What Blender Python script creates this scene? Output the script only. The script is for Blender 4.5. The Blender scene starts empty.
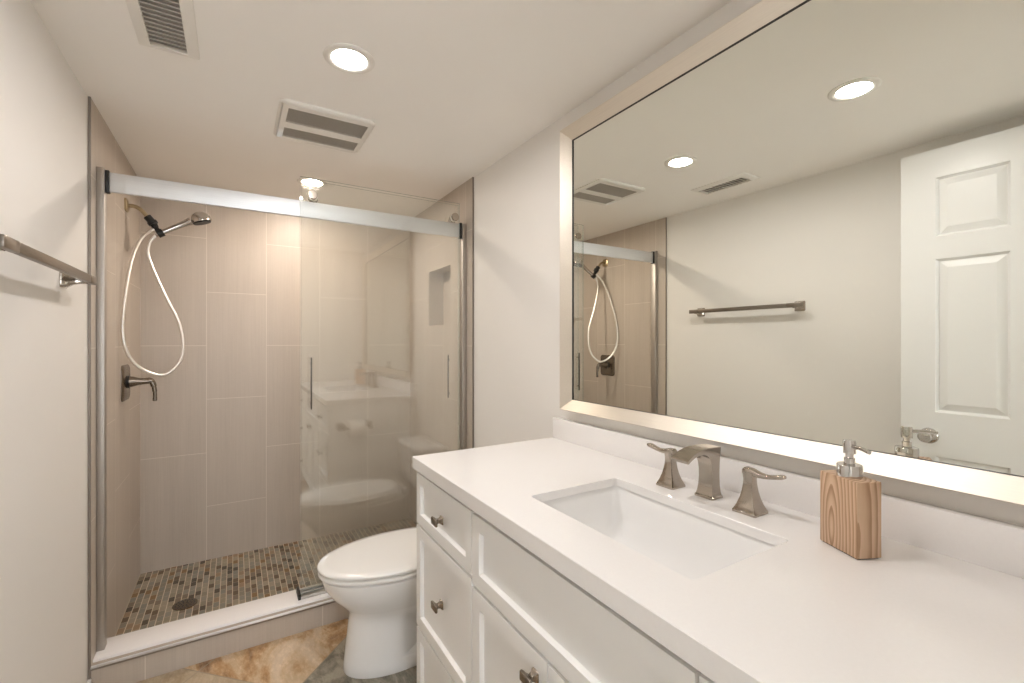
import bpy, bmesh, math, random
from mathutils import Vector, Matrix
random.seed(7)
scene = bpy.context.scene
COL = scene.collection
R = math.radians

# ------------------------------------------------------------------ camera
cam_d = bpy.data.cameras.new('camera')
cam_d.sensor_width = 36.0
cam_d.lens = 455.2 / 1024 * 36
cam_d.clip_start = 0.02
cam = bpy.data.objects.new('camera', cam_d)
COL.objects.link(cam)
cam.location = (0, 0, 1.264)
cam.rotation_euler = (R(90), 0, R(-31.37))
scene.camera = cam

# ------------------------------------------------------------------ world, exposure
world = bpy.data.worlds.new('daylight')
scene.world = world
world.use_nodes = True
wb = world.node_tree.nodes['Background']
wb.inputs[0].default_value = (0.90, 0.95, 1.0, 1)
wb.inputs[1].default_value = 4.5
scene.view_settings.view_transform = 'Standard'
scene.view_settings.look = 'None'
scene.view_settings.gamma = 1.0
scene.view_settings.use_curve_mapping = False
scene.view_settings.exposure = 1.13
LAMP = 98.0            # emission of the recessed downlights
LAMP_COL = (1.0, 0.95, 0.925)
scene.cycles.max_bounces = 16
scene.cycles.diffuse_bounces = 12
scene.cycles.glossy_bounces = 8
scene.cycles.transparent_max_bounces = 16
scene.cycles.sample_clamp_indirect = 25.0
scene.cycles.caustics_reflective = True
scene.cycles.use_denoising = True

# ------------------------------------------------------------------ key measures (metres)
XL, XR = -0.445, 1.083          # painted side walls
TL, TR = -0.437, 1.075          # tiled faces inside the shower
YT, YB = 2.165, 3.167           # front edge of tile, back wall of shower
ZC = 2.134                      # ceiling
YN = -0.06                      # wall with the doorway, behind the camera

# ------------------------------------------------------------------ material helpers
class NT:
    def __init__(self, name):
        self.m = bpy.data.materials.new(name)
        self.m.use_nodes = True
        self.t = self.m.node_tree
        self.b = self.t.nodes['Principled BSDF']
        self.out = self.t.nodes['Material Output']
    def n(self, kind, **kw):
        nd = self.t.nodes.new(kind)
        for k, v in kw.items():
            setattr(nd, k, v)
        return nd
    def l(self, a, b):
        self.t.links.new(a, b)
    def val(self, v, sock):
        if isinstance(v, (int, float)):
            sock.default_value = v
        else:
            self.l(v, sock)
    def math(self, op, a, b=0.0):
        nd = self.n('ShaderNodeMath', operation=op)
        self.val(a, nd.inputs[0]); self.val(b, nd.inputs[1])
        return nd.outputs[0]
    def mix(self, f, a, b, blend='MIX'):
        nd = self.n('ShaderNodeMix', data_type='RGBA', blend_type=blend)
        self.val(f, nd.inputs[0])
        for v, s in ((a, nd.inputs[6]), (b, nd.inputs[7])):
            if isinstance(v, tuple):
                s.default_value = (v[0], v[1], v[2], 1)
            else:
                self.l(v, s)
        return nd.outputs[2]
    def ramp(self, f, stops, interp='LINEAR'):
        nd = self.n('ShaderNodeValToRGB')
        nd.color_ramp.interpolation = interp
        e = nd.color_ramp.elements
        while len(e) < len(stops):
            e.new(0.5)
        for i, (p, c) in enumerate(stops):
            e[i].position = p
            e[i].color = (c[0], c[1], c[2], 1)
        self.l(f, nd.inputs[0])
        return nd.outputs[0]
    def pos(self):
        g = self.n('ShaderNodeNewGeometry')
        s = self.n('ShaderNodeSeparateXYZ')
        self.l(g.outputs['Position'], s.inputs[0])
        return s.outputs
    def obj(self):
        return self.n('ShaderNodeTexCoord').outputs['Object']
    def xyz(self, x, y, z):
        c = self.n('ShaderNodeCombineXYZ')
        for v, s in zip((x, y, z), c.inputs):
            self.val(v, s)
        return c.outputs[0]
    def mapping(self, vec, loc=(0, 0, 0), rot=(0, 0, 0), sc=(1, 1, 1)):
        m = self.n('ShaderNodeMapping')
        m.inputs['Location'].default_value = loc
        m.inputs['Rotation'].default_value = rot
        m.inputs['Scale'].default_value = sc
        self.l(vec, m.inputs['Vector'])
        return m.outputs[0]
    def noise(self, vec, scale, detail=3, rough=0.55, dist=0.0):
        nd = self.n('ShaderNodeTexNoise')
        self.l(vec, nd.inputs['Vector'])
        nd.inputs['Scale'].default_value = scale
        nd.inputs['Detail'].default_value = detail
        nd.inputs['Roughness'].default_value = rough
        nd.inputs['Distortion'].default_value = dist
        return nd.outputs['Fac']
    def bump(self, h, strength, dist=0.002):
        nd = self.n('ShaderNodeBump')
        nd.inputs['Strength'].default_value = strength
        nd.inputs['Distance'].default_value = dist
        self.l(h, nd.inputs['Height'])
        self.l(nd.outputs[0], self.b.inputs['Normal'])
    def set(self, color=None, rough=None, metal=None, **kw):
        if color is not None:
            if isinstance(color, tuple):
                self.b.inputs['Base Color'].default_value = (color[0], color[1], color[2], 1)
            else:
                self.l(color, self.b.inputs['Base Color'])
        if rough is not None:
            self.val(rough, self.b.inputs['Roughness'])
        if metal is not None:
            self.b.inputs['Metallic'].default_value = metal
        for k, v in kw.items():
            self.b.inputs[k.replace('_', ' ')].default_value = v
        return self

def paint(name, c, rough, bump=0.0, bscale=220.0):
    t = NT(name); t.set(c, rough)
    v = t.obj()
    n = t.noise(v, 3.0, 2)
    t.set(t.mix(n, tuple(x * 0.985 for x in c), tuple(min(1, x * 1.012) for x in c)))
    if bump:
        t.bump(t.noise(v, bscale, 3), bump, 0.0008)
    return t.m

def metal(name, c, rough, brushed=None, amt=0.12):
    t = NT(name); t.set(c, rough, 1.0)
    if brushed:
        n = t.noise(t.mapping(t.obj(), sc=brushed), 1.0, 4, 0.7)
        t.set(rough=t.math('ADD', t.math('MULTIPLY', n, amt), rough - amt / 2))
        t.set(t.mix(n, tuple(x * 0.88 for x in c), tuple(min(1, x * 1.08) for x in c)))
    return t.m

M = {}
M['wall'] = paint('wall_paint', (0.80, 0.782, 0.752), 0.55, 0.12)
M['ceiling'] = paint('ceiling_paint', (0.94, 0.922, 0.892), 0.7, 0.12)
M['trim'] = paint('trim_paint', (0.83, 0.82, 0.80), 0.35)
M['door'] = paint('door_paint', (0.84, 0.845, 0.84), 0.33)
M['cabinet'] = paint('cabinet_paint', (0.87, 0.87, 0.865), 0.34)
M['porcelain'] = paint('white_porcelain', (0.86, 0.86, 0.86), 0.07)
M['seat'] = paint('white_seat_plastic', (0.87, 0.865, 0.85), 0.16)
M['paper'] = paint('tissue_paper', (0.86, 0.85, 0.83), 0.9, 0.3, 90)
M['plastic'] = paint('white_plastic', (0.82, 0.80, 0.76), 0.4)
M['black'] = paint('black_rubber', (0.012, 0.012, 0.012), 0.45)
M['dark'] = paint('dark_cavity', (0.05, 0.046, 0.042), 0.8)
M['vent_dark'] = paint('recess_shade_grey', (0.38, 0.36, 0.335), 0.8)  # grey that stands in for the shade inside vent and fan
M['nickel'] = metal('brushed_nickel', (0.46, 0.41, 0.355), 0.15, (60, 60, 260))
M['nickel_bar'] = metal('brushed_nickel_bar', (0.27, 0.24, 0.21), 0.32, (300, 20, 300))
M['bronze'] = metal('dark_bronze_nickel', (0.24, 0.205, 0.17), 0.27)
M['sill_grey'] = paint('sill_grey', (0.42, 0.37, 0.31), 0.5)
M['pull'] = metal('pull_bronze', (0.13, 0.115, 0.10), 0.4)
M['glass_edge'] = paint('glass_edge_green', (0.30, 0.36, 0.33), 0.2)
M['grille'] = paint('grille_grey', (0.46, 0.43, 0.385), 0.6)
M['chrome'] = metal('chrome', (0.62, 0.60, 0.58), 0.06)
M['brass'] = metal('aged_brass', (0.46, 0.38, 0.255), 0.3)
M['champagne'] = metal('champagne_frame', (0.78, 0.725, 0.64), 0.46, (300, 6, 300), 0.1)
M['aluminium'] = metal('anodised_aluminium', (0.82, 0.84, 0.86), 0.55, (6, 300, 300), 0.1)
M['steel'] = metal('brushed_steel_post', (0.52, 0.49, 0.455), 0.48, (300, 300, 6), 0.1)
M['edge_trim'] = metal('tile_edge_trim', (0.30, 0.27, 0.245), 0.45)
M['mirror'] = metal('mirror_silver', (0.89, 0.90, 0.845), 0.0)
M['hose'] = metal('shower_hose_steel', (0.86, 0.84, 0.80), 0.38)

def quartz():
    t = NT('white_quartz')
    n = t.noise(t.obj(), 160.0, 3, 0.7)
    t.set(t.mix(n, (0.85, 0.835, 0.83), (0.89, 0.878, 0.875)), 0.16)
    return t.m
M['quartz'] = quartz()

def emit(name, c, s):
    t = NT(name)
    t.set((0.8, 0.8, 0.8), 0.5)
    t.b.inputs['Emission Color'].default_value = (c[0], c[1], c[2], 1)
    t.b.inputs['Emission Strength'].default_value = s
    return t.m
M['lamp'] = emit('lit_diffuser', LAMP_COL, LAMP)
M['lamp_shower'] = emit('lit_diffuser_shower', (1.0, 0.865, 0.74), LAMP * 2.0)

def glass():
    """Clear tempered glass: a Fresnel share mirrors, the rest passes straight through."""
    t = NT('clear_glass')
    g = t.n('ShaderNodeNewGeometry')
    ior = t.math('ADD', t.math('MULTIPLY', g.outputs['Backfacing'], 1 / 1.88 - 1.88), 1.88)
    fr = t.n('ShaderNodeFresnel'); t.l(ior, fr.inputs[0])
    tr = t.n('ShaderNodeBsdfTransparent'); tr.inputs[0].default_value = (0.992, 0.996, 0.990, 1)
    gl = t.n('ShaderNodeBsdfGlossy'); gl.inputs['Roughness'].default_value = 0.0
    gl.inputs[0].default_value = (0.99, 1.0, 0.985, 1)
    mx = t.n('ShaderNodeMixShader')
    t.l(fr.outputs[0], mx.inputs[0]); t.l(tr.outputs[0], mx.inputs[1]); t.l(gl.outputs[0], mx.inputs[2])
    t.l(mx.outputs[0], t.out.inputs['Surface'])
    return t.m
M['glass'] = glass()

def wall_tile(name, axis, origin, sign, parity, lying=False):
    """Large upright porcelain tiles, 12 x 24 inches, half offset column by column, linen grain up the tile."""
    t = NT(name)
    p = t.pos()
    a = t.math('MULTIPLY', t.math('SUBTRACT', p[axis], origin), sign)
    a2 = t.math('ADD', a, 0.305 * parity)
    br = t.n('ShaderNodeTexBrick')
    br.offset = 0.5; br.offset_frequency = 2; br.squash = 1.0
    t.l(t.xyz(a, 0.05, 0.0) if lying else t.xyz(p[2], a2, 0.0), br.inputs['Vector'])
    if lying: br.offset = 0.0
    br.inputs['Color1'].default_value = (0, 0, 0, 1)
    br.inputs['Color2'].default_value = (1, 1, 1, 1)
    br.inputs['Mortar'].default_value = (0.5, 0.5, 0.5, 1)
    br.inputs['Scale'].default_value = 1.0
    br.inputs['Brick Width'].default_value = 0.62
    br.inputs['Row Height'].default_value = 0.305
    br.inputs['Mortar Size'].default_value = 0.0016
    br.inputs['Mortar Smooth'].default_value = 0.1
    v = t.xyz(p[0], p[1], p[2])
    grain = t.noise(t.mapping(v, sc=(260, 260, 3.0)), 1.0, 3, 0.7)
    weave = t.noise(t.mapping(v, sc=(30, 30, 260)), 1.0, 2, 0.6)
    cloud = t.noise(t.mapping(v, sc=(14, 14, 1.2)), 1.0, 3, 0.5)
    f = t.math('ADD', t.math('MULTIPLY', grain, 0.55), t.math('ADD', t.math('MULTIPLY', weave, 0.2), t.math('MULTIPLY', cloud, 0.35)))
    c = t.ramp(f, [(0.30, (0.43, 0.375, 0.32)), (0.55, (0.49, 0.43, 0.37)), (0.80, (0.54, 0.478, 0.412))])
    c = t.mix(t.math('MULTIPLY', br.outputs['Color'], 0.10), c, (0.60, 0.53, 0.46))
    c = t.mix(br.outputs['Fac'], c, (0.66, 0.60, 0.53))
    t.set(c, 0.42)
    h = t.math('SUBTRACT', t.math('MULTIPLY', f, 0.25), br.outputs['Fac'])
    t.bump(h, 0.25, 0.0015)
    return t.m
M['tile_left'] = wall_tile('tile_side_left', 1, YB, -1, 0)
M['tile_right'] = wall_tile('tile_side_right', 1, YB, -1, 0)
M['tile_back'] = wall_tile('tile_back', 0, TL - 0.006, 1, 1)
M['tile_curb'] = wall_tile('tile_curb', 0, -0.285, 1, 0, True)

def mosaic():
    t = NT('slate_mosaic')
    p = t.pos()
    br = t.n('ShaderNodeTexBrick')
    br.offset = 0.5; br.offset_frequency = 2
    t.l(t.xyz(p[1], t.math('ADD', p[0], 0.437), 0.0), br.inputs['Vector'])
    br.inputs['Color1'].default_value = (0, 0, 0, 1)
    br.inputs['Color2'].default_value = (1, 1, 1, 1)
    br.inputs['Mortar'].default_value = (0.5, 0.5, 0.5, 1)
    br.inputs['Scale'].default_value = 1.0
    br.inputs['Brick Width'].default_value = 0.047
    br.inputs['Row Height'].default_value = 0.0268
    br.inputs['Mortar Size'].default_value = 0.0009
    br.inputs['Mortar Smooth'].default_value = 0.15
    sep = t.n('ShaderNodeSeparateColor'); t.l(br.outputs['Color'], sep.inputs[0])
    c = t.ramp(sep.outputs[0], [(0.0, (0.035, 0.024, 0.02)), (0.08, (0.085, 0.05, 0.03)), (0.17, (0.20, 0.11, 0.04)),
                                (0.24, (0.16, 0.125, 0.095)), (0.36, (0.215, 0.195, 0.155)), (0.5, (0.27, 0.235, 0.175)),
                                (0.62, (0.20, 0.20, 0.175)), (0.75, (0.30, 0.265, 0.205)), (0.88, (0.235, 0.225, 0.195)), (0.96, (0.28, 0.19, 0.12))],
               'CONSTANT')
    v = t.xyz(p[0], p[1], p[2])
    n = t.noise(v, 90.0, 4, 0.65, 0.6)
    n2 = t.noise(v, 5.0, 3, 0.5)
    c = t.mix(t.math('MULTIPLY', n, 0.32), c, t.ramp(n2, [(0.35, (0.13, 0.13, 0.115)), (0.65, (0.30, 0.215, 0.13))]))
    col = t.math('DIVIDE', t.math('ADD', p[0], 0.437), 0.0268)
    d = t.math('ABSOLUTE', t.math('SUBTRACT', t.math('FRACT', col), 0.5))
    line = t.math('GREATER_THAN', d, 0.5 - 0.062)
    grout = t.math('MAXIMUM', line, t.math('MULTIPLY', br.outputs['Fac'], 0.75))
    c = t.mix(grout, c, (0.58, 0.50, 0.375))
    t.set(c, 0.5)
    t.bump(t.math('SUBTRACT', t.math('MULTIPLY', n, 0.3), grout), 0.5, 0.002)
    return t.m
M['mosaic'] = mosaic()

def slate(name, stops, seed, scale=5.0):
    t = NT(name)
    v = t.mapping(t.obj(), loc=(seed, seed * 0.7, 0), rot=(0, 0, R(35)), sc=(1.0, 0.45, 1.0))
    n = t.noise(v, scale, 6, 0.62, 1.1)
    f = t.noise(v, 70.0, 5, 0.7)
    c = t.ramp(n, stops)
    c = t.mix(t.math('MULTIPLY', f, 0.55), c, t.ramp(f, [(0.3, tuple(x * 0.45 for x in stops[0][1])), (0.7, tuple(min(1, x * 1.25) for x in stops[-1][1]))]))
    t.set(c, 0.42)
    t.bump(t.math('ADD', t.math('MULTIPLY', n, 0.6), t.math('MULTIPLY', f, 0.4)), 0.35, 0.003)
    return t.m
M['slate_orange'] = slate('slate_orange', [(0.38, (0.20, 0.10, 0.035)), (0.46, (0.44, 0.24, 0.085)), (0.53, (0.60, 0.44, 0.27)), (0.62, (0.68, 0.55, 0.41))], 0.6, 4.6)
M['slate_green'] = slate('slate_green', [(0.40, (0.10, 0.095, 0.075)), (0.5, (0.205, 0.19, 0.15)), (0.60, (0.40, 0.36, 0.29))], 3.1, 11.0)
M['slate_tan'] = slate('slate_tan', [(0.30, (0.30, 0.22, 0.13)), (0.5, (0.42, 0.33, 0.22)), (0.70, (0.55, 0.46, 0.35))], 8.4, 5.0)
M['slate_grout'] = paint('floor_grout', (0.34, 0.29, 0.225), 0.8, 0.3)

def wood():
    t = NT('ash_wood')
    o = t.obj()
    wob = t.noise(t.mapping(o, sc=(14, 14, 5)), 1.0, 3)
    # growth rings round an axis that leaves the broad face low down, so that the face shows arched grain
    m = t.mapping(o, loc=(0.0135, 0.0235, -0.0060), sc=(1.0, 1.0, 0.17))
    w = t.n('ShaderNodeTexWave', wave_type='RINGS', rings_direction='SPHERICAL', wave_profile='SAW')
    t.l(m, w.inputs['Vector'])
    w.inputs['Scale'].default_value = 47.0
    w.inputs['Distortion'].default_value = 2.2
    w.inputs['Detail'].default_value = 2.0
    w.inputs['Detail Scale'].default_value = 1.2
    fine = t.noise(t.mapping(o, sc=(420, 420, 9)), 1.0, 3, 0.7)
    c = t.ramp(w.outputs['Fac'], [(0.0, (0.70, 0.515, 0.37)), (0.45, (0.60, 0.415, 0.28)), (0.84, (0.33, 0.185, 0.10)), (1.0, (0.46, 0.285, 0.17))])
    c = t.mix(t.math('MULTIPLY', fine, 0.40), c, (0.46, 0.29, 0.175))
    t.set(c, 0.48)
    t.bump(fine, 0.15, 0.0006)
    return t.m
M['wood'] = wood()

# ------------------------------------------------------------------ mesh helpers
def new():
    return bmesh.new()

def bx(bm, x0, x1, y0, y1, z0, z1, bev=0.0, seg=2):
    vs = [bm.verts.new(p) for p in ((x0, y0, z0), (x1, y0, z0), (x1, y1, z0), (x0, y1, z0),
                                    (x0, y0, z1), (x1, y0, z1), (x1, y1, z1), (x0, y1, z1))]
    fs = [bm.faces.new([vs[i] for i in q]) for q in ((3, 2, 1, 0), (4, 5, 6, 7), (0, 1, 5, 4), (1, 2, 6, 5), (2, 3, 7, 6), (3, 0, 4, 7))]
    if bev:
        es = list({e for f in fs for e in f.edges})
        bmesh.ops.bevel(bm, geom=es, offset=bev, segments=seg, profile=0.5, affect='EDGES')
    return vs

def loft(bm, rings, cap0=True, cap1=True, closed=False):
    vr = [[bm.verts.new(p) for p in r] for r in rings]
    n = len(vr[0])
    m = len(vr)
    for i in range(m if closed else m - 1):
        a, b = vr[i], vr[(i + 1) % m]
        for k in range(n):
            bm.faces.new((a[k], a[(k + 1) % n], b[(k + 1) % n], b[k]))
    if not closed:
        if cap0: bm.faces.new(list(reversed(vr[0])))
        if cap1: bm.faces.new(vr[-1])
    return vr

def rrect(a0, a1, b0, b1, r, n=4):
    pts = []
    for (cx, cy, s) in ((a1 - r, b1 - r, 0), (a0 + r, b1 - r, 90), (a0 + r, b0 + r, 180), (a1 - r, b0 + r, 270)):
        for k in range(n + 1):
            t = R(s + 90 * k / n)
            pts.append((cx + r * math.cos(t), cy + r * math.sin(t)))
    return pts

def smooth_path(pts, per=8):
    P = [Vector(p) for p in pts]
    P = [P[0] * 2 - P[1]] + P + [P[-1] * 2 - P[-2]]
    out = []
    for i in range(1, len(P) - 2):
        for k in range(per):
            t = k / per
            a, b, c, d = P[i - 1], P[i], P[i + 1], P[i + 2]
            out.append(0.5 * ((2 * b) + (c - a) * t + (2 * a - 5 * b + 4 * c - d) * t * t + (3 * b - a - 3 * c + d) * t ** 3))
    out.append(P[-2])
    return out

def tube(bm, pts, rad, n=12, cap=True):
    pts = [Vector(p) for p in pts]
    rs = rad if isinstance(rad, (list, tuple)) else [rad] * len(pts)
    up = None
    rings = []
    for i, p in enumerate(pts):
        d = (pts[min(i + 1, len(pts) - 1)] - pts[max(i - 1, 0)]).normalized()
        if up is None:
            up = Vector((0, 0, 1)) if abs(d.z) < 0.9 else Vector((0, 1, 0))
        s = d.cross(up).normalized()
        up = s.cross(d).normalized()
        rings.append([p + rs[i] * (math.cos(2 * math.pi * k / n) * s + math.sin(2 * math.pi * k / n) * up) for k in range(n)])
    loft(bm, rings, cap, cap)

def lathe(bm, prof, origin, axis=(0, 0, 1), n=32):
    """prof: (radius, height) pairs along axis."""
    A = Vector(axis).normalized()
    U = A.orthogonal().normalized()
    V = A.cross(U)
    o = Vector(origin)
    rings = [[o + A * h + max(r, 1e-5) * (math.cos(2 * math.pi * k / n) * U + math.sin(2 * math.pi * k / n) * V) for k in range(n)] for r, h in prof]
    loft(bm, rings)

def worldloc(o):
    v = Vector((0, 0, 0))
    while o is not None:
        v = v + o.location
        o = o.parent
    return v

def obj(name, bm, mat, parent=None, smooth=40, local=False):
    bmesh.ops.remove_doubles(bm, verts=bm.verts, dist=1e-6)
    bmesh.ops.recalc_face_normals(bm, faces=bm.faces)
    me = bpy.data.meshes.new(name)
    bm.to_mesh(me); bm.free()
    o = bpy.data.objects.new(name, me)
    COL.objects.link(o)
    for m in (mat if isinstance(mat, list) else [mat]):
        me.materials.append(m)
    if parent is not None:
        if not local:
            me.transform(Matrix.Translation(-worldloc(parent)))
        o.parent = parent
    else:
        xs = [v.co for v in me.vertices]
        c = Vector(((min(v.x for v in xs) + max(v.x for v in xs)) / 2, (min(v.y for v in xs) + max(v.y for v in xs)) / 2, min(v.z for v in xs)))
        me.transform(Matrix.Translation(-c))
        o.location = c
    if smooth:
        me.polygons.foreach_set('use_smooth', [True] * len(me.polygons))
        try:
            me.set_sharp_from_angle(angle=R(smooth))
        except Exception:
            pass
    return o

def tag(o, label, cat, group=None):
    o['label'] = label; o['category'] = cat
    if group: o['group'] = group
    return o

def thing(name, label, cat, loc, rz=0.0, group=None):
    o = bpy.data.objects.new(name, None)
    o.empty_display_size = 0.05
    COL.objects.link(o)
    o.location = loc
    o.rotation_euler = (0, 0, rz)
    return tag(o, label, cat, group)

def struct(name, bm, mat, parent=None, smooth=40):
    o = obj(name, bm, mat, parent, smooth)
    if parent is None:
        o['kind'] = 'structure'
    return o

def dup(o, parent=None, loc=None, label=None):
    c = o.copy()
    COL.objects.link(c)
    if parent is not None: c.parent = parent
    if loc is not None: c.location = loc
    if label: c['label'] = label
    for ch in list(o.children):
        if ch is not c:
            dup(ch, c)
    return c

# ================================================================== THE SETTING
# slate floor, tiles laid on the diagonal
bm = new()
q = [bm.verts.new(p) for p in ((XL, YN - 0.14, 0), (XR, YN - 0.14, 0), (XR, 2.19, 0), (XL, 2.19, 0))]
bm.faces.new(q)
S2 = math.sqrt(2)
PITCH, U0, V0 = 0.43, 1.411, -1.149
for k in range(-8, 9):
    for no, d in (((1 / S2, 1 / S2, 0), U0 + k * PITCH), ((1 / S2, -1 / S2, 0), V0 + k * PITCH)):
        bmesh.ops.bisect_plane(bm, geom=bm.verts[:] + bm.edges[:] + bm.faces[:], plane_co=Vector(no) * d, plane_no=no)
kinds = {}
for f in bm.faces:
    c = f.calc_center_median()
    iu = math.floor(((c.x + c.y) / S2 - U0) / PITCH)
    iv = math.floor(((c.x - c.y) / S2 - V0) / PITCH)
    if (iu, iv) == (0, -1): k = 0
    elif iv >= 0 and iu >= 0: k = 1
    elif (iu, iv) == (-1, -1): k = 2
    else: k = (iu * 7 + iv * 3) % 3
    f.material_index = k
inner = list(bm.faces)
ring = bmesh.ops.inset_individual(bm, faces=inner, thickness=0.003, depth=0.0)
for f in ring['faces']:
    f.material_index = 3
r = bmesh.ops.extrude_face_region(bm, geom=bm.faces[:])
bmesh.ops.translate(bm, verts=[v for v in r['geom'] if isinstance(v, bmesh.types.BMVert)], vec=(0, 0, -0.05))
struct('floor', bm, [M['slate_orange'], M['slate_green'], M['slate_tan'], M['slate_grout']], smooth=0)

bm = new(); bx(bm, TL - 0.02, TR + 0.02, 2.19, YB + 0.02, -0.05, 0.0); struct('floor_shower', bm, M['mosaic'], smooth=0)
bm = new(); bx(bm, XL - 0.12, XR + 0.2, YN - 0.14, YB + 0.12, ZC, ZC + 0.08); struct('ceiling', bm, M['ceiling'], smooth=0)
bm = new(); bx(bm, XL - 0.12, XL, YN - 0.14, YT, -0.05, ZC); struct('wall_left', bm, M['wall'], smooth=0)
bm = new(); bx(bm, XR, XR + 0.2, YN - 0.14, YT, -0.05, ZC); struct('wall_right', bm, M['wall'], smooth=0)
# wall with the doorway
DX0, DX1, DZ = -0.335, 0.445, 2.07
bm = new()
bx(bm, XL, DX0, YN - 0.12, YN, 0, ZC); bx(bm, DX1, XR, YN - 0.12, YN, 0, ZC); bx(bm, DX0, DX1, YN - 0.12, YN, DZ, ZC)
struct('wall_near', bm, M['wall'], smooth=0)
bm = new()
for a, b in ((DX0, DX0 + 0.018), (DX1 - 0.018, DX1)):
    bx(bm, a, b, YN - 0.125, YN + 0.003, 0, DZ, 0.002)
bx(bm, DX0 + 0.018, DX1 - 0.018, YN - 0.125, YN + 0.003, DZ - 0.018, DZ, 0.002)
bx(bm, DX1, DX1 + 0.055, YN, YN + 0.012, 0, DZ + 0.055, 0.003); bx(bm, DX0 - 0.055, DX0, YN, YN + 0.012, 0, DZ + 0.055, 0.003)
bx(bm, DX0, DX1, YN, YN + 0.012, DZ, DZ + 0.055, 0.003)
struct('trim_1', bm, M['trim'])
bm = new(); bx(bm, XL, XL + 0.011, 0.0, YT - 0.002, 0, 0.066, 0.003); struct('baseboard_left', bm, M['trim'])
bm = new(); bx(bm, XR - 0.011, XR, 1.44, YT - 0.002, 0, 0.066, 0.003); struct('baseboard_right', bm, M['trim'])
# hall beyond the doorway, lit by a window
bm = new(); bx(bm, -1.4, 1.6, -3.2, YN - 0.14, -0.05, 0.0); struct('floor_hall', bm, M['slate_tan'], smooth=0)
bm = new(); bx(bm, -1.4, 1.6, -3.2, YN - 0.14, 2.40, 2.48); struct('ceiling_hall', bm, M['ceiling'], smooth=0)
bm = new()
bx(bm, -1.5, -1.4, -3.2, YN - 0.14, -0.05, 2.48); bx(bm, 1.6, 1.7, -3.2, YN - 0.14, -0.05, 2.48)
bx(bm, -1.4, XL, YN - 0.14, YN - 0.12, 0, 2.40); bx(bm, XR, 1.6, YN - 0.14, YN - 0.12, 0, 2.40)
bx(bm, XL, XR, YN - 0.14, YN - 0.12, ZC, 2.40)
HW = (-0.9, 1.1, 0.75, 2.1)
bx(bm, -1.5, HW[0], -3.3, -3.2, -0.05, 2.48); bx(bm, HW[1], 1.7, -3.3, -3.2, -0.05, 2.48)
bx(bm, HW[0], HW[1], -3.3, -3.2, -0.05, HW[2]); bx(bm, HW[0], HW[1], -3.3, -3.2, HW[3], 2.48)
struct('wall_hall', bm, M['wall'], smooth=0)
bm = new()
for a in (HW[0], (HW[0] + HW[1]) / 2 - 0.025, HW[1] - 0.05):
    bx(bm, a, a + 0.05, -3.27, -3.22, HW[2], HW[3])
for z in (HW[2], HW[3] - 0.05):
    bx(bm, HW[0] + 0.05, HW[1] - 0.05, -3.27, -3.22, z, z + 0.05)
struct('window_1', bm, M['trim'])

# tiled shower walls
bm = new(); bx(bm, TL - 0.1, TL, YT, YB, -0.05, ZC); struct('wall_shower_left', bm, M['tile_left'], smooth=0)
bm = new(); bx(bm, TL - 0.1, TR + 0.15, YB, YB + 0.1, -0.05, ZC); struct('wall_shower_back', bm, M['tile_back'], smooth=0)
NY0, NY1, NZ0, NZ1, ND = 2.452, 2.800, 1.366, 1.712, 0.102
bm = new()
bx(bm, TR, TR + 0.15, YT, NY0, -0.05, ZC); bx(bm, TR, TR + 0.15, NY1, YB, -0.05, ZC)
bx(bm, TR, TR + 0.15, NY0, NY1, -0.05, NZ0); bx(bm, TR, TR + 0.15, NY0, NY1, NZ1, ZC)
bx(bm, TR + ND, TR + 0.15, NY0, NY1, NZ0, NZ1)
struct('wall_shower_right', bm, M['tile_right'], smooth=0)
# metal edge where the tile meets the paint
bm = new(); bx(bm, TL - 0.006, TL + 0.001, YT - 0.004, YT + 0.0005, 0.0, ZC); struct('trim_2', bm, M['edge_trim'])
bm = new(); bx(bm, TR - 0.001, TR + 0.007, YT - 0.004, YT + 0.0005, 0.0, ZC); struct('trim_3', bm, M['edge_trim'])
# curb: tiled face, quartz cap, metal nosing
bm = new(); bx(bm, TL, TR, YT + 0.002, 2.315, 0.0, 0.094); curb = struct('curb', bm, M['tile_curb'], smooth=0)
bm = new(); bx(bm, TL, TR, YT + 0.022, 2.322, 0.094, 0.116, 0.003); obj('cap', bm, M['quartz'], curb)
bm = new(); bx(bm, TL, TR, YT - 0.002, YT + 0.002, 0.0905, 0.0985); obj('nosing_shade_strip', bm, M['edge_trim'], curb)  # solid dark strip painted in as the shaded underside of the nosing
bm = new(); bx(bm, TL, TR, YT + 0.004, YT + 0.022, 0.094, 0.1056); obj('edge_profile', bm, M['sill_grey'], curb)
bm = new(); bx(bm, TL, TR, YT - 0.006, YT + 0.004, 0.0985, 0.1060, 0.0015); obj('nosing', bm, M['aluminium'], curb)

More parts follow.
